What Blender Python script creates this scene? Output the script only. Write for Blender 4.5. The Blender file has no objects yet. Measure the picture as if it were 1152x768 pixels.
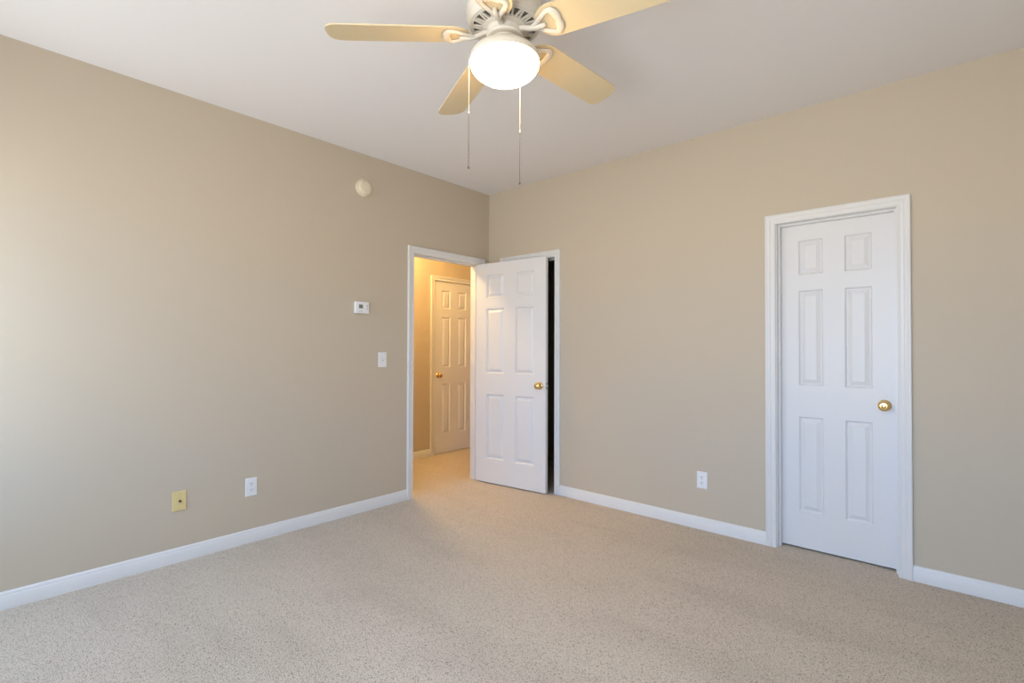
import bpy, bmesh, math
from mathutils import Vector, Matrix

C = bpy.context.scene.collection
SC = bpy.context.scene
R = math.radians

# ------------------------------------------------------------------ camera
cam_d = bpy.data.cameras.new('camera')
cam = bpy.data.objects.new('camera', cam_d)
C.objects.link(cam)
F_PX, PITCH, YAW, ROLL = 565.1477, 0.0134, 0.7257, 0.0033
cam_d.sensor_fit = 'HORIZONTAL'
cam_d.sensor_width = 36.0
cam_d.lens = F_PX / 1152 * 36.0
cam_d.clip_start = 0.05
fw = Vector((-math.sin(YAW) * math.cos(PITCH), math.cos(YAW) * math.cos(PITCH), math.sin(PITCH)))
rt = fw.cross(Vector((0, 0, 1))).normalized()
up = rt.cross(fw)
rt2 = rt * math.cos(ROLL) + up * math.sin(ROLL)
up2 = -rt * math.sin(ROLL) + up * math.cos(ROLL)
m = Matrix((rt2, up2, -fw)).transposed().to_4x4()
m.translation = Vector((3.4056, -3.4949, 1.2489))
cam.matrix_world = m
SC.camera = cam

# ------------------------------------------------------------------ world, light, exposure
SC.view_settings.view_transform = 'Standard'
SC.view_settings.look = 'None'
SC.view_settings.gamma = 1.0
SC.view_settings.use_curve_mapping = False
SC.view_settings.exposure = 0.0

world = bpy.data.worlds.new('sky')
SC.world = world
world.use_nodes = True
wb = world.node_tree.nodes['Background']
SKY = (6.7, 10.4, 15.8)            # cool open sky above the horizon
GROUND = (12.3, 12.8, 12.8)          # sunlit ground and clouds near and below it
wnt = world.node_tree
wtc = wnt.nodes.new('ShaderNodeTexCoord')
wsx = wnt.nodes.new('ShaderNodeSeparateXYZ')
wmr = wnt.nodes.new('ShaderNodeMapRange')
wmr.inputs['From Min'].default_value = -0.02
wmr.inputs['From Max'].default_value = 0.02
wmx = wnt.nodes.new('ShaderNodeMix')
wmx.data_type = 'RGBA'
wmx.inputs['A'].default_value = (*GROUND, 1)
wmx.inputs['B'].default_value = (*SKY, 1)
wnt.links.new(wtc.outputs['Generated'], wsx.inputs[0])
wnt.links.new(wsx.outputs['Z'], wmr.inputs['Value'])
wnt.links.new(wmr.outputs['Result'], wmx.inputs['Factor'])
wnt.links.new(wmx.outputs['Result'], wb.inputs[0])
wb.inputs[1].default_value = 1.0

WINDOWS = [(0.22, 0.84), (2.15, 3.55)]           # x spans of the two windows in the rear wall
WIN_Z = (0.55, 2.12)
REAR, RIGHT, H = -4.12, 4.11, 2.7372
BOWL_EMIT = 41
BOWL_COLOR = (1.0, 0.65, 0.29)
HALL_POWER = 68
HALL_COLOR = (1.0, 0.65, 0.245)

for x0, x1 in WINDOWS:                            # light portals: the sky enters through the window openings
    ld = bpy.data.lights.new('daylight', 'AREA')
    ld.shape = 'RECTANGLE'
    ld.size, ld.size_y = x1 - x0, WIN_Z[1] - WIN_Z[0]
    ld.energy = 1.0
    ld.cycles.is_portal = True
    lo = bpy.data.objects.new('daylight', ld)
    C.objects.link(lo)
    lo.location = ((x0 + x1) / 2, REAR - 0.13, sum(WIN_Z) / 2)
    lo.rotation_euler = (R(90), 0, 0)             # faces into the room (+y)


# ------------------------------------------------------------------ materials
def srgb(r, g, b):
    def f(c):
        c /= 255.0
        return c / 12.92 if c <= 0.04045 else ((c + 0.055) / 1.055) ** 2.4
    return (f(r), f(g), f(b), 1.0)


def mat(name, col, rough=0.5, metal=0.0, spec=0.5, bump=None, var=None, coat=0.0):
    m = bpy.data.materials.new(name)
    m.use_nodes = True
    nt = m.node_tree
    b = nt.nodes['Principled BSDF']
    b.inputs['Base Color'].default_value = col
    b.inputs['Roughness'].default_value = rough
    b.inputs['Metallic'].default_value = metal
    b.inputs['Specular IOR Level'].default_value = spec
    b.inputs['Coat Weight'].default_value = coat
    tc = nt.nodes.new('ShaderNodeTexCoord')
    if var:
        sc, amt = var
        n = nt.nodes.new('ShaderNodeTexNoise')
        n.inputs['Scale'].default_value = sc
        n.inputs['Detail'].default_value = 3
        nt.links.new(tc.outputs['Object'], n.inputs['Vector'])
        mr = nt.nodes.new('ShaderNodeMapRange')
        mr.inputs['To Min'].default_value = 1 - amt
        mr.inputs['To Max'].default_value = 1 + amt
        nt.links.new(n.outputs['Fac'], mr.inputs['Value'])
        mx = nt.nodes.new('ShaderNodeMix')
        mx.data_type = 'RGBA'
        mx.blend_type = 'MULTIPLY'
        mx.inputs['Factor'].default_value = 1.0
        mx.inputs['A'].default_value = col
        nt.links.new(mr.outputs['Result'], mx.inputs['B'])
        nt.links.new(mx.outputs['Result'], b.inputs['Base Color'])
    if bump:
        sc, st, dist = bump
        n = nt.nodes.new('ShaderNodeTexNoise')
        n.inputs['Scale'].default_value = sc
        n.inputs['Detail'].default_value = 4
        nt.links.new(tc.outputs['Object'], n.inputs['Vector'])
        bp = nt.nodes.new('ShaderNodeBump')
        bp.inputs['Strength'].default_value = st
        bp.inputs['Distance'].default_value = dist
        nt.links.new(n.outputs['Fac'], bp.inputs['Height'])
        nt.links.new(bp.outputs['Normal'], b.inputs['Normal'])
    return m


M_WALL = mat('wall_paint', srgb(201, 188, 169), 0.62, spec=0.3, bump=(260, 0.06, 0.002), var=(1.3, 0.012))
M_CEIL = mat('ceiling_paint', srgb(235, 232, 232), 0.85, spec=0.2, bump=(160, 0.08, 0.002))
M_TRIM = mat('trim_gloss_white', srgb(227, 226, 226), 0.34, spec=0.45, bump=(40, 0.02, 0.001))
M_DOOR = mat('door_white', srgb(228, 227, 228), 0.40, spec=0.45, bump=(90, 0.03, 0.001))
M_FAN = mat('fan_cream_enamel', srgb(218, 209, 195), 0.35, spec=0.5, var=(30, 0.01))
M_BLADE = mat('fan_blade_cream', srgb(212, 195, 160), 0.42, spec=0.4, var=(14, 0.02))
M_DARK = mat('dark_gap', srgb(40, 36, 32), 0.8, var=(20, 0.05))
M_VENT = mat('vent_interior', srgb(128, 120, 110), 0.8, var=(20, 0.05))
M_BRASS = mat('polished_brass', (0.80, 0.58, 0.26, 1), 0.18, metal=1.0, var=(60, 0.02))
M_STEEL = mat('dull_nickel', (0.55, 0.52, 0.47, 1), 0.3, metal=1.0, var=(60, 0.02))
M_BEAD = mat('aged_brass_chain', (0.10, 0.075, 0.05, 1), 0.45, metal=0.3, var=(80, 0.05))
M_CORD = mat('white_cord', srgb(206, 198, 184), 0.5, var=(60, 0.02))
M_PLATE = mat('white_plastic', srgb(236, 236, 238), 0.35, spec=0.5, var=(50, 0.008))
M_IVORY = mat('ivory_plastic', srgb(226, 204, 146), 0.35, spec=0.5, var=(50, 0.01))
M_OFFWH = mat('yellowed_plastic', srgb(232, 220, 196), 0.45, spec=0.5, var=(30, 0.015))
M_LCD = mat('lcd_grey', srgb(120, 126, 118), 0.25, spec=0.5, var=(40, 0.02))
M_BTN = mat('button_grey', srgb(196, 197, 198), 0.45, var=(40, 0.01))


def carpet_material():
    m = bpy.data.materials.new('beige_cut_pile_carpet')
    m.use_nodes = True
    nt = m.node_tree
    N = nt.nodes.new
    L = nt.links.new
    b = nt.nodes['Principled BSDF']
    b.inputs['Roughness'].default_value = 0.95
    b.inputs['Specular IOR Level'].default_value = 0.1
    b.inputs['Sheen Weight'].default_value = 0.15
    b.inputs['Sheen Roughness'].default_value = 0.6
    tc = N('ShaderNodeTexCoord')
    nw = N('ShaderNodeTexNoise')                    # jitters the tufts so that they do not line up
    nw.inputs['Scale'].default_value = 60
    nw.inputs['Detail'].default_value = 3
    L(tc.outputs['Object'], nw.inputs['Vector'])
    wv = N('ShaderNodeVectorMath')
    wv.operation = 'MULTIPLY_ADD'
    wv.inputs[1].default_value = (0.007, 0.007, 0.007)
    L(nw.outputs['Color'], wv.inputs[0])
    L(tc.outputs['Object'], wv.inputs[2])
    n1 = N('ShaderNodeTexVoronoi')                  # tufts with dark gaps between them
    n1.feature = 'F1'
    n1.inputs['Scale'].default_value = 230
    L(wv.outputs[0], n1.inputs['Vector'])
    inv = N('ShaderNodeMapRange')
    inv.inputs['From Min'].default_value = 0.15
    inv.inputs['From Max'].default_value = 0.95
    inv.inputs['To Min'].default_value = 1.0
    inv.inputs['To Max'].default_value = 0.0
    L(n1.outputs['Distance'], inv.inputs['Value'])
    mp = N('ShaderNodeMapping')                     # worn and brushed streaks of the pile
    mp.inputs['Rotation'].default_value = (0, 0, R(28))
    mp.inputs['Scale'].default_value = (1.0, 3.2, 1)
    L(tc.outputs['Object'], mp.inputs['Vector'])
    n2 = N('ShaderNodeTexNoise')
    n2.inputs['Scale'].default_value = 0.9
    n2.inputs['Detail'].default_value = 4
    n2.inputs['Roughness'].default_value = 0.55
    L(mp.outputs['Vector'], n2.inputs['Vector'])
    r1 = N('ShaderNodeValToRGB')
    r1.color_ramp.elements[0].position = 0.10
    r1.color_ramp.elements[0].color = srgb(152, 138, 122)
    r1.color_ramp.elements[1].position = 0.62
    r1.color_ramp.elements[1].color = srgb(222, 208, 190)
    L(inv.outputs['Result'], r1.inputs['Fac'])
    r2 = N('ShaderNodeValToRGB')
    r2.color_ramp.elements[0].position = 0.32
    r2.color_ramp.elements[0].color = (0.90, 0.895, 0.885, 1)
    r2.color_ramp.elements[1].position = 0.52
    r2.color_ramp.elements[1].color = (1, 1, 1, 1)
    L(n2.outputs['Fac'], r2.inputs['Fac'])
    mx = N('ShaderNodeMix')
    mx.data_type = 'RGBA'
    mx.blend_type = 'MULTIPLY'
    mx.inputs['Factor'].default_value = 1
    L(r1.outputs['Color'], mx.inputs['A'])
    L(r2.outputs['Color'], mx.inputs['B'])
    L(mx.outputs['Result'], b.inputs['Base Color'])
    bp = N('ShaderNodeBump')
    bp.inputs['Strength'].default_value = 0.6
    bp.inputs['Distance'].default_value = 0.006
    L(inv.outputs['Result'], bp.inputs['Height'])
    L(bp.outputs['Normal'], b.inputs['Normal'])
    return m


M_CARPET = carpet_material()


def emit_material(name, col, strength):
    m = bpy.data.materials.new(name)
    m.use_nodes = True
    b = m.node_tree.nodes['Principled BSDF']
    b.inputs['Base Color'].default_value = (0.9, 0.88, 0.84, 1)
    b.inputs['Roughness'].default_value = 0.3
    b.inputs['Emission Color'].default_value = (*col, 1)
    b.inputs['Emission Strength'].default_value = strength
    return m


M_BOWL = emit_material('lit_frosted_glass', BOWL_COLOR, BOWL_EMIT)
M_HALLGLASS = emit_material('lit_hall_glass', HALL_COLOR, 4.0)


def glass_material():
    m = bpy.data.materials.new('window_glass')
    m.use_nodes = True
    nt = m.node_tree
    for n in list(nt.nodes):
        if n.type == 'BSDF_PRINCIPLED':
            nt.nodes.remove(n)
    out = [n for n in nt.nodes if n.type == 'OUTPUT_MATERIAL'][0]
    t = nt.nodes.new('ShaderNodeBsdfTransparent')
    g = nt.nodes.new('ShaderNodeBsdfGlossy')
    g.inputs['Roughness'].default_value = 0.02
    mx = nt.nodes.new('ShaderNodeMixShader')
    mx.inputs[0].default_value = 0.06
    nt.links.new(t.outputs[0], mx.inputs[1])
    nt.links.new(g.outputs[0], mx.inputs[2])
    nt.links.new(mx.outputs[0], out.inputs[0])
    return m


M_GLASS = glass_material()


# ------------------------------------------------------------------ mesh helpers
def obj(name, bm, material, parent=None, loc=None, rotz=None, smooth=38, weld=True):
    if weld:
        bmesh.ops.remove_doubles(bm, verts=bm.verts, dist=1e-6)
    bmesh.ops.recalc_face_normals(bm, faces=bm.faces)
    me = bpy.data.meshes.new(name)
    bm.to_mesh(me)
    bm.free()
    me.materials.append(material)
    if smooth:
        for p in me.polygons:
            p.use_smooth = True
        me.set_sharp_from_angle(angle=R(smooth))
    o = bpy.data.objects.new(name, me)
    C.objects.link(o)
    if parent:
        o.parent = parent
    if loc:
        o.location = loc
    if rotz:
        o.rotation_euler = (0, 0, rotz)
    return o


def tag(o, label=None, cat=None, group=None, kind=None):
    if label:
        o['label'] = label
    if cat:
        o['category'] = cat
    if group:
        o['group'] = group
    if kind:
        o['kind'] = kind
    return o


def thing(name, label, cat, loc, rotz=0, group=None):
    o = bpy.data.objects.new(name, None)
    o.empty_display_size = 0.05
    C.objects.link(o)
    o.location = loc
    o.rotation_euler = (0, 0, rotz)
    return tag(o, label, cat, group)


def box(bm, x0, x1, y0, y1, z0, z1, bev=0, seg=2):
    vs = [bm.verts.new((x, y, z)) for z in (z0, z1) for x, y in ((x0, y0), (x1, y0), (x1, y1), (x0, y1))]
    fs = [bm.faces.new([vs[i] for i in f]) for f in ((3, 2, 1, 0), (4, 5, 6, 7), (0, 1, 5, 4), (1, 2, 6, 5), (2, 3, 7, 6), (3, 0, 4, 7))]
    if bev:
        es = {e for f in fs for e in f.edges}
        bmesh.ops.bevel(bm, geom=list(es), offset=bev, segments=seg, profile=0.5, affect='EDGES')
    return bm


def boxes(*bs):
    bm = bmesh.new()
    for b in bs:
        box(bm, *b)
    return bm


def lathe(profile, seg=48, axis='z', origin=(0, 0, 0), bm=None):
    """profile: (radius, height) pairs. axis 'z' up, or '-y': the height runs out of the wall towards the viewer."""
    bm = bm or bmesh.new()
    rings = []
    ox, oy, oz = origin
    for r, h in profile:
        ring = []
        k = 1 if r < 1e-6 else seg
        for i in range(k):
            a = 2 * math.pi * i / seg
            c, s = r * math.cos(a), r * math.sin(a)
            p = (c, s, h) if axis == 'z' else (c, -h, s)
            ring.append(bm.verts.new((p[0] + ox, p[1] + oy, p[2] + oz)))
        rings.append(ring)
    for a, b in zip(rings, rings[1:]):
        for i in range(seg):
            j = (i + 1) % seg
            if len(a) == 1 and len(b) == 1:
                continue
            if len(a) == 1:
                bm.faces.new((a[0], b[i], b[j]))
            elif len(b) == 1:
                bm.faces.new((a[i], a[j], b[0]))
            else:
                bm.faces.new((a[i], a[j], b[j], b[i]))
    return bm


def sweep(bm, path, cross, closed=False):
    """path: list of (point, side, normal) frames; cross(i): list of (s, n) offsets for the ring at i."""
    rings = []
    for i, (p, s, n) in enumerate(path):
        rings.append([bm.verts.new(p + s * a + n * b) for a, b in cross(i)])
    k = len(rings[0])
    pairs = list(zip(rings, rings[1:])) + ([(rings[-1], rings[0])] if closed else [])
    for a, b in pairs:
        for i in range(k):
            j = (i + 1) % k
            bm.faces.new((a[i], a[j], b[j], b[i]))
    if not closed:
        bm.faces.new(rings[0][::-1])
        bm.faces.new(rings[-1])
    return bm


def tube_path(pts, nrm):
    """frames along a polyline lying about perpendicular to nrm"""
    out = []
    for i, p in enumerate(pts):
        t = (pts[min(i + 1, len(pts) - 1)] - pts[max(i - 1, 0)]).normalized()
        s = nrm.cross(t).normalized()
        out.append((p, s, t.cross(s).normalized()))
    return out


# ------------------------------------------------------------------ room shell
WT = 0.115                     # wall thickness
BACK = 1.50                    # far end of the hall and closets
HALLX = -1.16
ENTRY = (-0.897, -0.131)       # clear opening in the left wall (y)
CLOSET = (0.227, 0.797)        # clear opening in the back wall (x)
DOOR4 = (2.549, 3.153)
HALLD = (0.284, 0.894)         # clear opening in the hall wall (y)
HEAD = 2.040
J = 0.018                      # jamb board
XL, XR, YF = HALLX - WT, RIGHT + WT, REAR - WT

def struct(name, bm, material, label, cat, parent=None):
    o = obj(name, bm, material, parent, smooth=30, weld=False)
    if not parent:
        tag(o, label, cat, kind='structure')
    return o

struct('floor', boxes((XL, XR, YF, BACK + WT, -0.10, 0.0)), M_CARPET, 'beige cut pile carpet covering the whole floor', 'floor')
struct('ceiling', boxes((XL, XR, YF, BACK + WT, H, H + 0.1)), M_CEIL, 'flat off-white painted ceiling above the room', 'ceiling')
struct('wall_left', boxes((-WT, 0, YF, ENTRY[0] - J, 0, H), (-WT, 0, ENTRY[1] + J, BACK, 0, H),
                          (-WT, 0, ENTRY[0] - J, ENTRY[1] + J, HEAD + J, H)), M_WALL,
       'long beige wall on the left with the thermostat', 'wall')
struct('wall_back', boxes((0, CLOSET[0] - J, 0, WT, 0, H), (CLOSET[1] + J, DOOR4[0] - J, 0, WT, 0, H), (DOOR4[1] + J, RIGHT, 0, WT, 0, H),
                          (CLOSET[0] - J, CLOSET[1] + J, 0, WT, HEAD + J, H), (DOOR4[0] - J, DOOR4[1] + J, 0, WT, HEAD + J, H)), M_WALL,
       'beige wall on the right with the closed white door', 'wall')
struct('wall_right', boxes((RIGHT, XR, YF, BACK, 0, H)), M_WALL, 'beige side wall beside the camera', 'wall')
rear = [(0, WINDOWS[0][0], YF, REAR, 0, H), (WINDOWS[0][1], WINDOWS[1][0], YF, REAR, 0, H), (WINDOWS[1][1], RIGHT, YF, REAR, 0, H)]
for x0, x1 in WINDOWS:
    rear += [(x0, x1, YF, REAR, 0, WIN_Z[0]), (x0, x1, YF, REAR, WIN_Z[1], H)]
struct('wall_rear', boxes(*rear), M_WALL, 'beige wall with windows behind the camera', 'wall')
struct('wall_hall', boxes((XL, HALLX, YF, HALLD[0] - J, 0, H), (XL, HALLX, HALLD[1] + J, BACK, 0, H),
                          (XL, HALLX, HALLD[0] - J, HALLD[1] + J, HEAD + J, H)), M_WALL,
       'hall wall lit orange, seen through the open doorway', 'wall')
struct('wall_far', boxes((XL, XR, BACK, BACK + WT, 0, H), (XL, -WT, YF, REAR, 0, H), (1.25, 1.25 + WT, WT, BACK, 0, H)), M_WALL,
       'end walls closing off the hall and closets', 'wall')
struct('wall_hall_closet', boxes((XL - 0.12, XL - 0.02, 0.1, 1.1, 0, H)), M_WALL, 'dark space wall behind the hall door', 'wall')

# windows behind the camera
for i, (x0, x1) in enumerate(WINDOWS):
    z0, z1 = WIN_Z
    w = struct('window_%d' % (i + 1), boxes((x0, x0 + 0.04, YF, REAR, z0, z1), (x1 - 0.04, x1, YF, REAR, z0, z1),
                                            (x0 + 0.04, x1 - 0.04, YF, REAR, z0, z0 + 0.04), (x0 + 0.04, x1 - 0.04, YF, REAR, z1 - 0.04, z1),
                                            (x0 + 0.04, x1 - 0.04, YF + 0.03, YF + 0.07, (z0 + z1) / 2 - 0.02, (z0 + z1) / 2 + 0.02)), M_TRIM,
               ['white sash window in the wall behind the camera, nearer the left wall',
                'white sash window in the wall behind the camera, nearer the right'][i], 'window')
    obj('pane', boxes((x0 + 0.04, x1 - 0.04, YF + 0.045, YF + 0.050, z0 + 0.04, (z0 + z1) / 2 - 0.02),
                      (x0 + 0.04, x1 - 0.04, YF + 0.045, YF + 0.050, (z0 + z1) / 2 + 0.02, z1 - 0.04)), M_GLASS, w, smooth=0)
    obj('window_sill', boxes((x0 - 0.06, x1 + 0.06, REAR - 0.02, REAR + 0.04, z0 - 0.03, z0)), M_TRIM, w, smooth=0)

# baseboards
BASE = [(0, 0), (0.0145, 0), (0.0145, 0.060), (0.0125, 0.064), (0.0110, 0.066), (0.0105, 0.075), (0.0075, 0.080), (0.0045, 0.083), (0, 0.083)]

def baseboard(name, p0, p1, nrm, label):
    """runs from p0 to p1 at the foot of a wall whose face looks along nrm"""
    bm = bmesh.new()
    n = Vector((nrm[0], nrm[1], 0))
    z = Vector((0, 0, 1))
    sweep(bm, [(Vector((*p0, 0)), n, z), (Vector((*p1, 0)), n, z)], lambda i: BASE)
    return tag(obj(name, bm, M_TRIM, smooth=30), label, 'baseboard', kind='structure')

CW = 0.060                                                   # casing width
OUT = CW + 0.005                                             # casing outer edge from the clear opening
baseboard('baseboard_left', (0, REAR), (0, ENTRY[0] - OUT), (1, 0), 'white baseboard along the left wall up to the open doorway')
baseboard('baseboard_left', (0, ENTRY[1] + OUT), (0, -0.0145), (1, 0), 'short white baseboard in the corner behind the open door')
baseboard('baseboard_back', (0.0145, 0), (CLOSET[0] - OUT, 0), (0, -1), 'short white baseboard beside the closet casing behind the open door')
baseboard('baseboard_back', (CLOSET[1] + OUT, 0), (DOOR4[0] - OUT, 0), (0, -1), 'white baseboard between the open door and the closed white door')
baseboard('baseboard_back', (DOOR4[1] + OUT, 0), (RIGHT, 0), (0, -1), 'white baseboard right of the closed white door')
baseboard('baseboard_right', (RIGHT, REAR), (RIGHT, -0.015), (-1, 0), 'white baseboard along the wall beside the camera')
baseboard('baseboard_rear', (0.015, REAR), (RIGHT - 0.015, REAR), (0, 1), 'white baseboard under the windows behind the camera')
baseboard('baseboard_hall', (HALLX, REAR), (HALLX, HALLD[0] - OUT + 0.008), (1, 0), 'hall baseboard left of the hall door, lit orange')
baseboard('baseboard_hall', (HALLX, HALLD[1] + OUT), (HALLX, BACK), (1, 0), 'hall baseboard beyond the hall door')

# door casings with their jambs
PROF = [(0, 0), (0, 0.0155), (0.003, 0.0185), (0.010, 0.0190), (0.014, 0.0170), (0.017, 0.0155), (0.022, 0.0150), (0.027, 0.0160), (0.030, 0.0145),
        (0.033, 0.0125), (0.046, 0.0112), (0.049, 0.0125), (0.054, 0.0128), (0.0585, 0.0110), (0.060, 0.0080), (0.060, 0)]

def doorway(name, label, u0, u1, put, cw=CW, stop=None, closed_jamb=True):
    """casing on the room face of a wall; put(u, n, z) maps along-wall, out-of-wall and up to world"""
    def vec(u, n, z):
        return Vector(put(u, n, z))
    o0 = vec(0, 0, 0)
    du, dn, dz = vec(1, 0, 0) - o0, vec(0, 1, 0) - o0, vec(0, 0, 1) - o0
    a, b, top = u0 - cw - 0.005, u1 + cw + 0.005, HEAD + cw
    bm = bmesh.new()
    k = cw / 0.060
    sweep(bm, [(vec(a, 0, 0), du, dn), (vec(a, 0, top), du - dz, dn), (vec(b, 0, top), -du - dz, dn), (vec(b, 0, 0), -du, dn)],
          lambda i: [(p * k, q) for p, q in PROF])
    cas = tag(obj(name, bm, M_TRIM, smooth=25), label, 'door trim', kind='structure')
    bm = bmesh.new()
    def ubox(ua, ub, na, nb, za, zb):
        ps = [vec(ua, na, za), vec(ub, nb, zb)]
        lo = [min(ps[0][i], ps[1][i]) for i in range(3)]
        hi = [max(ps[0][i], ps[1][i]) for i in range(3)]
        box(bm, lo[0], hi[0], lo[1], hi[1], lo[2], hi[2])
    ubox(u0 - J, u0, -WT, 0.0, 0, HEAD)
    ubox(u1, u1 + J, -WT, 0.0, 0, HEAD)
    ubox(u0 - J, u1 + J, -WT, 0.0, HEAD, HEAD + J)
    obj('jamb', bm, M_TRIM, cas, smooth=0)
    if stop:
        s0, s1 = stop
        bm = bmesh.new()
        ubox(u0, u0 + 0.011, -s1, -s0, 0, HEAD)
        ubox(u1 - 0.011, u1, -s1, -s0, 0, HEAD)
        ubox(u0 + 0.011, u1 - 0.011, -s1, -s0, HEAD - 0.011, HEAD)
        obj('door_stop', bm, M_TRIM, cas, smooth=0)
    return cas

on_left = lambda u, n, z: (n, u, z)
on_back = lambda u, n, z: (u, -n, z)
on_hall = lambda u, n, z: (HALLX + n, u, z)
doorway('trim_1', 'white casing around the open doorway to the orange hall', *ENTRY, on_left, stop=(0.040, 0.080))
doorway('trim_2', 'white casing of the dark closet behind the open door', *CLOSET, on_back, stop=(0.050, 0.085))
doorway('trim_3', 'white moulded casing around the closed door at right', *DOOR4, on_back, stop=(0.036, 0.073))
doorway('trim_4', 'casing around the hall door seen through the doorway', *HALLD, on_hall, cw=0.052, stop=(0.045, 0.085))


# ------------------------------------------------------------------ six-panel doors
ROWS = [(0.222, 0.814), (1.010, 1.605), (1.705, 1.920)]
RINGS = [(0.0, 0.0), (0.004, 0.0055), (0.009, 0.0105), (0.013, 0.0110), (0.035, 0.0020), (0.0365, 0.0010)]

def door_leaf(w, h, t, cols):
    bm = bmesh.new()
    xs = [0] + [v for c in cols for v in c] + [w]
    zs = [0] + [v for c in ROWS for v in c] + [h]
    for y, sg in ((0, 1), (t, -1)):
        def V(x, z, d=0):
            return bm.verts.new((x, y + sg * d, z))
        for i in range(len(xs) - 1):
            for j in range(len(zs) - 1):
                x0, x1, z0, z1 = xs[i], xs[i + 1], zs[j], zs[j + 1]
                if i % 2 and j % 2:
                    rings = [[V(x0 + a, z0 + a, d), V(x1 - a, z0 + a, d), V(x1 - a, z1 - a, d), V(x0 + a, z1 - a, d)] for a, d in RINGS]
                    for p, q in zip(rings, rings[1:]):
                        for k in range(4):
                            l = (k + 1) % 4
                            bm.faces.new((p[k], p[l], q[l], q[k]))
                    bm.faces.new(rings[-1])
                else:
                    bm.faces.new((V(x0, z0), V(x1, z0), V(x1, z1), V(x0, z1)))
    for i in range(len(xs) - 1):
        for z in (0, h):
            bm.faces.new([bm.verts.new(p) for p in ((xs[i], 0, z), (xs[i + 1], 0, z), (xs[i + 1], t, z), (xs[i], t, z))])
    for j in range(len(zs) - 1):
        for x in (0, w):
            bm.faces.new([bm.verts.new(p) for p in ((x, 0, zs[j]), (x, 0, zs[j + 1]), (x, t, zs[j + 1]), (x, t, zs[j]))])
    return bm

KNOB_ROSE = [(0.0, 0), (0.033, 0), (0.033, 0.003), (0.030, 0.007), (0.022, 0.010), (0.014, 0.012), (0.0, 0.012)]
KNOB = [(0.0, 0.010), (0.012, 0.010), (0.0105, 0.018), (0.0115, 0.026), (0.018, 0.031), (0.0260, 0.036), (0.0290, 0.043), (0.0285, 0.049),
        (0.0240, 0.0555), (0.0170, 0.0590), (0.0135, 0.0580), (0.0110, 0.0590), (0.0, 0.0600)]

def knob_on(door, x, z, t, sides):
    for sd in sides:
        rose = lathe(KNOB_ROSE, 40, '-y')
        kn = lathe(KNOB, 40, '-y')
        for bm in (rose, kn):
            if sd == 'back':
                for v in bm.verts:
                    v.co.y = -v.co.y
        k = obj('door_knob', kn, M_BRASS, door, (x, t if sd == 'back' else 0, z), smooth=50)
        obj('rosette', rose, M_BRASS, k, smooth=40)

def door(name, label, w, t, cols, loc, rotz, knob_x, sides=('front',), h=2.027):
    d = obj(name, door_leaf(w, h, t, cols), M_DOOR, None, loc, rotz, smooth=12)
    tag(d, label, 'door', kind='structure')
    knob_on(d, knob_x, 0.916, t, sides)
    return d

A = R(6.2)
d1 = door('door_1', 'white six-panel door standing open into the room, in front of the dark closet', 0.762, 0.036, [(0.116, 0.317), (0.442, 0.644)],
          (0.0093, -0.1690, 0.010), A, 0.704, ('front', 'back'))
for z in (0.20, 1.01, 1.80):
    bm = lathe([(0.0, 0), (0.0055, 0), (0.0055, 0.088), (0.0, 0.088)], 16)
    for v in bm.verts:
        v.co += Vector((-0.004, 0.036, 0))
    box(bm, -0.0015, 0.0, 0.006, 0.036, 0, 0.088)
    obj('hinge', bm, M_BRASS, d1, (0, 0, z))
bm = boxes((0.762, 0.7635, 0.006, 0.030, 0.888, 0.944))
lp = obj('latch_plate', bm, M_STEEL, d1, smooth=0)
lp['label'] = 'dull metal latch plate on the door edge'
obj('latch_bolt', box(bmesh.new(), 0.763, 0.774, 0.012, 0.024, 0.905, 0.927, 0.003), M_STEEL, lp)

door('door_2', 'closed white six-panel door with brass knob on the right wall', 0.600, 0.035, [(0.105, 0.238), (0.350, 0.484)],
     (2.551, 0.0745, 0.012), 0, 0.540)
door('door_3', 'six-panel hall door lit orange, seen through the open doorway', 0.600, 0.035, [(0.114, 0.247), (0.368, 0.503)],
     (HALLX - 0.004, 0.289, 0.012), R(90), 0.060)


# ------------------------------------------------------------------ ceiling fan with light
FX, FY = 2.1218, -2.0946
fan = thing('ceiling_fan', 'cream five-blade ceiling fan with glowing bowl light and two pull chains', 'ceiling fan', (FX, FY, 0))

house = [(0.0, H), (0.128, H), (0.136, H - 0.004), (0.140, H - 0.014), (0.141, 2.615), (0.1455, 2.609), (0.1470, 2.600), (0.1455, 2.591), (0.1445, 2.585),
         (0.1455, 2.532), (0.1480, 2.525), (0.1490, 2.518), (0.1475, 2.510), (0.1450, 2.505), (0.1440, 2.494), (0.1415, 2.485), (0.1360, 2.479),
         (0.1300, 2.4775), (0.1290, 2.484), (0.0, 2.492)]
obj('motor_housing', lathe(house, 72), M_FAN, fan, smooth=30)
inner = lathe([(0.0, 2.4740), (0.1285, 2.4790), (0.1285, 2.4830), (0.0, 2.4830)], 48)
obj('vent_shadow_disc', inner, M_VENT, fan)
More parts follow.
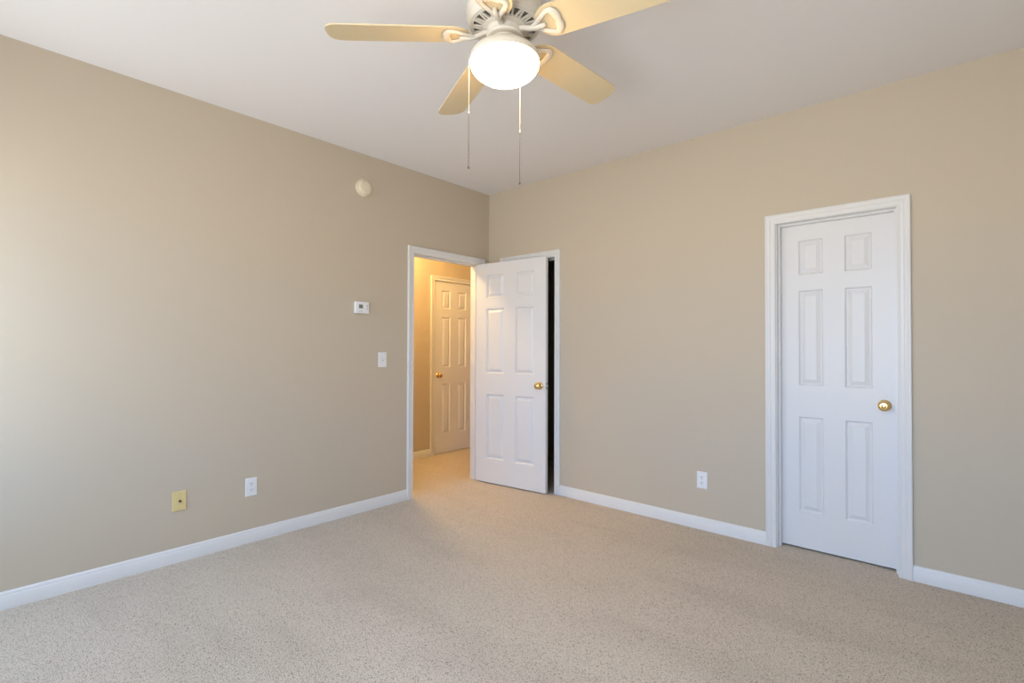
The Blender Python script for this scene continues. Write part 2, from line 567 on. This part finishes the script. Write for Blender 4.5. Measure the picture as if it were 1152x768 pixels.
# slotted vent ring: two rims joined by slanting bars
bm = lathe([(0.121, 2.4690), (0.134, 2.4715), (0.137, 2.4775), (0.128, 2.4795), (0.120, 2.4770), (0.121, 2.4690)], 72)
lathe([(0.068, 2.456), (0.085, 2.460), (0.086, 2.468), (0.068, 2.472), (0.068, 2.456)], 72, bm=bm)
NB = 36
for i in range(NB):
    a0 = 2 * math.pi * i / NB + (R(1.2) if i % 2 else -R(1.2))
    a1 = 2 * math.pi * i / NB + (-R(3.4) if i % 2 else R(3.4))
    p, q = Vector((0.080 * math.cos(a0), 0.080 * math.sin(a0), 2.465)), Vector((0.126 * math.cos(a1), 0.126 * math.sin(a1), 2.4735))
    dr = (q - p).normalized()
    s = Vector((0, 0, 1)).cross(dr).normalized()
    n = dr.cross(s)
    sweep(bm, [(p, s, n), (q, s, n)], lambda k: [(-0.0034, -0.003), (0.0034, -0.003), (0.0034, 0.003), (-0.0034, 0.003)])
obj('vent_ring', bm, M_FAN, fan, smooth=30)
obj('rotor_hub', lathe([(0.0, 2.476), (0.072, 2.476), (0.072, 2.466), (0.070, 2.462), (0.069, 2.440), (0.071, 2.437), (0.071, 2.431), (0.067, 2.427), (0.0, 2.427)], 60),
    M_FAN, fan, smooth=30)
obj('switch_housing', lathe([(0.0, 2.432), (0.047, 2.432), (0.047, 2.424), (0.055, 2.422), (0.058, 2.417), (0.057, 2.402), (0.055, 2.397), (0.0, 2.397)], 60),
    M_FAN, fan, smooth=30)
obj('light_fitter', lathe([(0.0, 2.403), (0.056, 2.403), (0.062, 2.400), (0.080, 2.394), (0.105, 2.383), (0.124, 2.368), (0.1315, 2.354), (0.1325, 2.340),
                           (0.1310, 2.337), (0.1290, 2.340), (0.0, 2.348)], 72), M_FAN, fan, smooth=40)
bowl = [(0.0, 2.345), (0.118, 2.345), (0.1285, 2.3410), (0.1312, 2.332)]
for i in range(1, 15):
    a = math.pi / 2 * i / 14
    bowl.append((0.1312 * math.cos(a) if i < 14 else 0.0, 2.332 - 0.070 * math.sin(a)))
gb = obj('glass_bowl', lathe(bowl, 72), M_BOWL, fan, smooth=60)
gb['label'] = 'glowing white frosted glass bowl'

BLADES = [(-1.657, 1.561, -2.380), (0.476, -1.141, -2.072), (1.041, -0.035, -0.446), (0.140, -0.385, -0.205), (0.0, 0.0, -0.5)]
ZB, TH, PITCH_B = 2.4372, 3.9924, -0.2343

def blade_outline():
    pts = []
    for i in range(0, 13):                                       # rounded root
        t = math.pi / 2 * i / 12
        pts.append((0.215 - 0.082 * math.cos(t) ** 0.9, 0.0700 * math.sin(t) ** 0.95))
    pts.append((0.40, 0.0722))
    n = 14
    for i in range(n + 1):                                       # tip with well rounded corners
        t = math.pi / 2 * i / n
        pts.append((0.600 + 0.060 * math.sin(t) ** 0.8, 0.0724 * max(0.0, math.cos(t)) ** 0.62))
    seen, half = set(), []
    for p in pts:
        key = (round(p[0], 5), round(p[1], 5))
        if key not in seen:
            seen.add(key)
            half.append(p)
    return half + [(r, -s) for r, s in half[-2:0:-1] if s > 1e-6]

OUTLINE = blade_outline()
T = 0.0055
for k, (da, dp, dd) in enumerate(BLADES):
    a = TH - k * R(72) + R(da)
    u0 = Vector((math.cos(a), math.sin(a), 0))
    v = Vector((-math.sin(a), math.cos(a), 0))
    z = Vector((0, 0, 1))
    d = R(dd)
    u = u0 * math.cos(d) + z * math.sin(d)
    z2 = z * math.cos(d) - u0 * math.sin(d)
    pt = PITCH_B + R(dp)
    w = v * math.cos(pt) + z2 * math.sin(pt)
    n = u.cross(w)
    c = Vector((0, 0, ZB))
    bm = bmesh.new()
    lo = [bm.verts.new(c + u * r + w * s - n * 0.0) for r, s in OUTLINE]
    hi = [bm.verts.new(c + u * r + w * s + n * T) for r, s in OUTLINE]
    bm.faces.new(lo[::-1])
    bm.faces.new(hi)
    for i in range(len(lo)):
        j = (i + 1) % len(lo)
        bm.faces.new((lo[i], lo[j], hi[j], hi[i]))
    obj('fan_blade', bm, M_BLADE, fan, smooth=40)
    # blade iron: stem from the hub, then an open rounded loop under the blade root
    bm = bmesh.new()
    P = lambda r, s, off: c + u * r + w * s - n * off
    stem = [Vector((0, 0, 2.448)) + u0 * 0.058, Vector((0, 0, 2.446)) + u0 * 0.080, P(0.110, 0, 0.007) + z * 0.004, P(0.135, 0, 0.010), P(0.160, 0, 0.009), P(0.172, 0, 0.007)]
    wid = [0.0130, 0.0120, 0.0110, 0.0108, 0.0105, 0.0070]
    sweep(bm, tube_path(stem, n), lambda i: [(wid[i] * math.cos(q * math.pi / 5), 0.8 * wid[i] * math.sin(q * math.pi / 5)) for q in range(10)])
    half = [(0.120, 0.004), (0.140, 0.014), (0.160, 0.027), (0.178, 0.039), (0.194, 0.047), (0.208, 0.046), (0.217, 0.034), (0.221, 0.016)]
    lw = [0.009, 0.0095, 0.0095, 0.0095, 0.0105, 0.0130, 0.0150, 0.0160]
    loop = half + [(0.222, 0.0)] + [(r, -s) for r, s in half[::-1]]
    lws = lw + [0.011] + lw[::-1]
    sweep(bm, tube_path([P(r, s, 0.0045) for r, s in loop], n),
          lambda i: [(lws[i] * math.cos(q * math.pi / 5), 0.0062 * math.sin(q * math.pi / 5)) for q in range(10)])
    obj('blade_bracket', bm, M_FAN, fan, smooth=50)

def pull_chain(x, y, ztop, zmid, zbot):
    bm = bmesh.new()
    zc = zmid
    while zc > zbot + 0.006:                                     # beaded lower chain
        lathe([(0.0, 0.0019), (0.0014, 0.0013), (0.0019, 0), (0.0014, -0.0013), (0.0, -0.0019)], 8, origin=(x, y, zc), bm=bm)
        zc -= 0.0046
    lathe([(0.0, zmid), (0.0006, zmid), (0.0006, zbot), (0.0, zbot)], 6, origin=(x, y, 0), bm=bm)
    lathe([(0.0, zbot + 0.008), (0.0022, zbot + 0.006), (0.0034, zbot), (0.0026, zbot - 0.004), (0.0, zbot - 0.005)], 10, origin=(x, y, 0), bm=bm)
    ch = obj('pull_chain', bm, M_BEAD, fan, weld=False)
    ch['label'] = 'dark beaded pull chain'
    bm = lathe([(0.0, ztop), (0.0011, ztop), (0.0011, zmid + 0.004), (0.0, zmid + 0.002)], 8, origin=(x, y, 0))
    lathe([(0.0, zmid + 0.010), (0.0026, zmid + 0.008), (0.0030, zmid), (0.0, zmid - 0.003)], 8, origin=(x, y, 0), bm=bm)
    obj('pull_cord', bm, M_CORD, ch, weld=False)['label'] = 'white upper cord of the pull chain'

rv = Vector((rt.x, rt.y, 0)).normalized()
fv = Vector((fw.x, fw.y, 0)).normalized()
q = -rv * 0.1365
pull_chain(q.x, q.y, 2.365, 2.141, 1.934)
q = fv * 0.122 + rv * 0.060
pull_chain(q.x, q.y, 2.365, 2.122, 1.915)


# ------------------------------------------------------------------ things on the walls
# local axes: x to the right along the wall, -y out into the room, z up
def rounded_plate(w, h, t, bev):
    bm = bmesh.new()
    vs = []
    for y, k in ((0, 0), (-t + bev, 0), (-t, bev)):
        vs.append([bm.verts.new((sx * (w / 2 - k), y, sz * (h / 2 - k))) for sx, sz in ((-1, -1), (1, -1), (1, 1), (-1, 1))])
    for p, q in zip(vs, vs[1:]):
        for i in range(4):
            j = (i + 1) % 4
            bm.faces.new((p[i], p[j], q[j], q[i]))
    bm.faces.new(vs[0][::-1])
    bm.faces.new(vs[-1])
    return bm

def screw(parent, x, z, y, material):
    bm = lathe([(0.0, 0), (0.0033, 0), (0.0030, 0.0010), (0.0, 0.0013)], 16, '-y', (x, y, z))
    s = obj('screw', bm, material, parent)
    obj('screw_slot', boxes((x - 0.0026, x + 0.0026, y - 0.0016, y - 0.0009, z - 0.0004, z + 0.0004)), M_DARK, s, smooth=0)

def outlet(label, loc, rotz):
    o = thing('electrical_outlet', label, 'electrical outlet', loc, rotz, 'white duplex wall outlets')
    obj('cover_plate', rounded_plate(0.0715, 0.1155, 0.0055, 0.003), M_PLATE, o, smooth=20)
    for dz in (0.0195, -0.0195):
        bm = bmesh.new()
        prof = []
        for i in range(32):
            a = 2 * math.pi * i / 32
            prof.append((0.0172 * math.cos(a), max(-0.0140, min(0.0140, 0.0172 * math.sin(a)))))
        a0 = [bm.verts.new((x, -0.004, z + dz)) for x, z in prof]
        a1 = [bm.verts.new((x, -0.0068, z + dz)) for x, z in prof]
        a2 = [bm.verts.new((x * 0.95, -0.0074, z * 0.95 + dz)) for x, z in prof]
        for p, q in ((a0, a1), (a1, a2)):
            for i in range(32):
                j = (i + 1) % 32
                bm.faces.new((p[i], p[j], q[j], q[i]))
        bm.faces.new(a2)
        bm.faces.new(a0[::-1])
        rc = obj('receptacle', bm, M_PLATE, o, smooth=30, weld=False)
        for sx, hh in ((-0.0064, 0.0046), (0.0064, 0.0038)):
            obj('slot', boxes((sx - 0.0014, sx + 0.0014, -0.0077, -0.0070, dz + 0.0032 - hh, dz + 0.0032 + hh)), M_DARK, rc, smooth=0)
        bm = lathe([(0.0, 0), (0.0026, 0), (0.0026, 0.0007), (0.0, 0.0007)], 12, '-y', (0, -0.0070, dz - 0.0078))
        obj('ground_hole', bm, M_DARK, rc)
    screw(o, 0, 0, -0.0055, M_PLATE)

outlet('white duplex outlet low on the left wall, right of the ivory plate', (0, -2.180, 0.353), R(90))
outlet('white duplex outlet low on the right wall, between the open door and the closed door', (2.0735, 0, 0.339), 0)

cp = thing('cable_plate', 'ivory cable jack plate low on the left wall, left of the white outlet', 'wall plate', (0, -2.579, 0.352), R(90))
obj('cover_plate', rounded_plate(0.071, 0.1125, 0.0060, 0.003), M_IVORY, cp, smooth=20)
bm = lathe([(0.0, 0), (0.0072, 0), (0.0072, 0.0022), (0.0048, 0.0026), (0.0048, 0.0105), (0.0040, 0.0110), (0.0, 0.0108)], 6 * 4, '-y', (0.002, -0.0060, -0.001))
jk = obj('cable_jack', bm, M_BEAD, cp)
jk['label'] = 'small dark metal cable jack'
screw(cp, 0, 0.041, -0.0060, M_IVORY)
screw(cp, 0, -0.041, -0.0060, M_IVORY)

sw = thing('light_switch', 'white toggle light switch on the left wall, below the thermostat beside the doorway', 'light switch', (0, -1.2015, 1.156), R(90))
obj('cover_plate', rounded_plate(0.073, 0.1175, 0.0055, 0.003), M_PLATE, sw, smooth=20)
obj('toggle_surround', boxes((-0.0062, 0.0062, -0.0066, -0.0050, -0.0130, 0.0130)), M_BTN, sw, smooth=0)
bm = bmesh.new()
box(bm, -0.0042, 0.0042, -0.0170, -0.0055, -0.0045, 0.0045, 0.0012)
for vtx in bm.verts:
    vtx.co.z += (-vtx.co.y - 0.0055) * 0.75
obj('toggle', bm, M_PLATE, sw)
obj('dimmer_slider', box(bmesh.new(), 0.0110, 0.0190, -0.0085, -0.0050, 0.0010, 0.0065, 0.001), M_BTN, sw)
screw(sw, 0, 0.0302, -0.0055, M_PLATE)
screw(sw, 0, -0.0302, -0.0055, M_PLATE)

th = thing('thermostat', 'white thermostat with small grey display on the left wall above the switch', 'thermostat', (0, -1.397, 1.554), R(90))
obj('body', box(bmesh.new(), -0.0605, 0.0605, -0.0260, -0.0040, -0.0450, 0.0450, 0.006, 3), M_PLATE, th, smooth=50)
obj('back_plate', boxes((-0.058, 0.058, -0.0045, 0, -0.0425, 0.0425)), M_BTN, th, smooth=0)
bz = obj('display_bezel', box(bmesh.new(), -0.0330, 0.0040, -0.0272, -0.0250, -0.0085, 0.0240, 0.001), M_BTN, th)
sc = obj('display', boxes((-0.0300, 0.0010, -0.0278, -0.0270, -0.0055, 0.0210)), M_LCD, bz, smooth=0)
sc['label'] = 'dark grey display'
for z in (0.0150, -0.0080):
    obj('button', lathe([(0.0, 0), (0.0062, 0), (0.0060, 0.0016), (0.0, 0.0020)], 20, '-y', (0.0400, -0.0258, z)), M_BTN, th)
for x in (-0.0230, -0.0070):
    obj('mode_switch', box(bmesh.new(), x - 0.0040, x + 0.0040, -0.0276, -0.0252, -0.0300, -0.0260, 0.0008), M_LCD, th)

sd = thing('smoke_detector', 'round off-white smoke detector high on the left wall near the ceiling', 'smoke detector', (0, -1.3830, 2.4725), R(90))
obj('base', lathe([(0.0, 0), (0.0660, 0), (0.0670, 0.004), (0.0665, 0.014), (0.0630, 0.016), (0.0, 0.016)], 60, '-y'), M_OFFWH, sd, smooth=35)
obj('vent_gap', lathe([(0.0, 0.0155), (0.0530, 0.0155), (0.0530, 0.0195), (0.0, 0.0190)], 60, '-y'), M_BTN, sd, smooth=35)
cov = obj('cover', lathe([(0.0, 0.0190), (0.0560, 0.0190), (0.0570, 0.0240), (0.0545, 0.0310), (0.0480, 0.0370), (0.0390, 0.0400), (0.0380, 0.0370), (0.0345, 0.0370),
                          (0.0335, 0.0405), (0.0200, 0.0420), (0.0, 0.0425)], 60, '-y'), M_OFFWH, sd, smooth=35)
obj('test_button', lathe([(0.0, 0.0415), (0.0110, 0.0415), (0.0110, 0.0440), (0.0, 0.0448)], 24, '-y'), M_OFFWH, sd)
obj('indicator_lamp', lathe([(0.0, 0.034), (0.0018, 0.034), (0.0016, 0.0385), (0.0, 0.0390)], 10, '-y', (0.0, 0, -0.046)), M_DARK, sd)

# hall ceiling lamp (outside the frame, it lights the hall)
hl = thing('ceiling_lamp', 'round flush ceiling lamp in the hall beyond the doorway', 'ceiling lamp', (-0.64, -0.62, H))
obj('base', lathe([(0.0, 0), (0.150, 0), (0.152, -0.022), (0.140, -0.030), (0.0, -0.030)], 48), M_FAN, hl, smooth=40)
obj('glass_shade', lathe([(0.0, -0.028), (0.132, -0.028)] + [(0.132 * math.cos(i * math.pi / 20), -0.030 - 0.07 * math.sin(i * math.pi / 20)) for i in range(0, 10)] + [(0.0, -0.100)], 48),
    M_HALLGLASS, hl, smooth=60)
pl = bpy.data.lights.new('hall_bulb', 'POINT')
pl.energy = HALL_POWER
pl.color = HALL_COLOR
pl.shadow_soft_size = 0.10
po = bpy.data.objects.new('hall_bulb', pl)
C.objects.link(po)
po.parent = hl
po.location = (0, 0, -0.22)
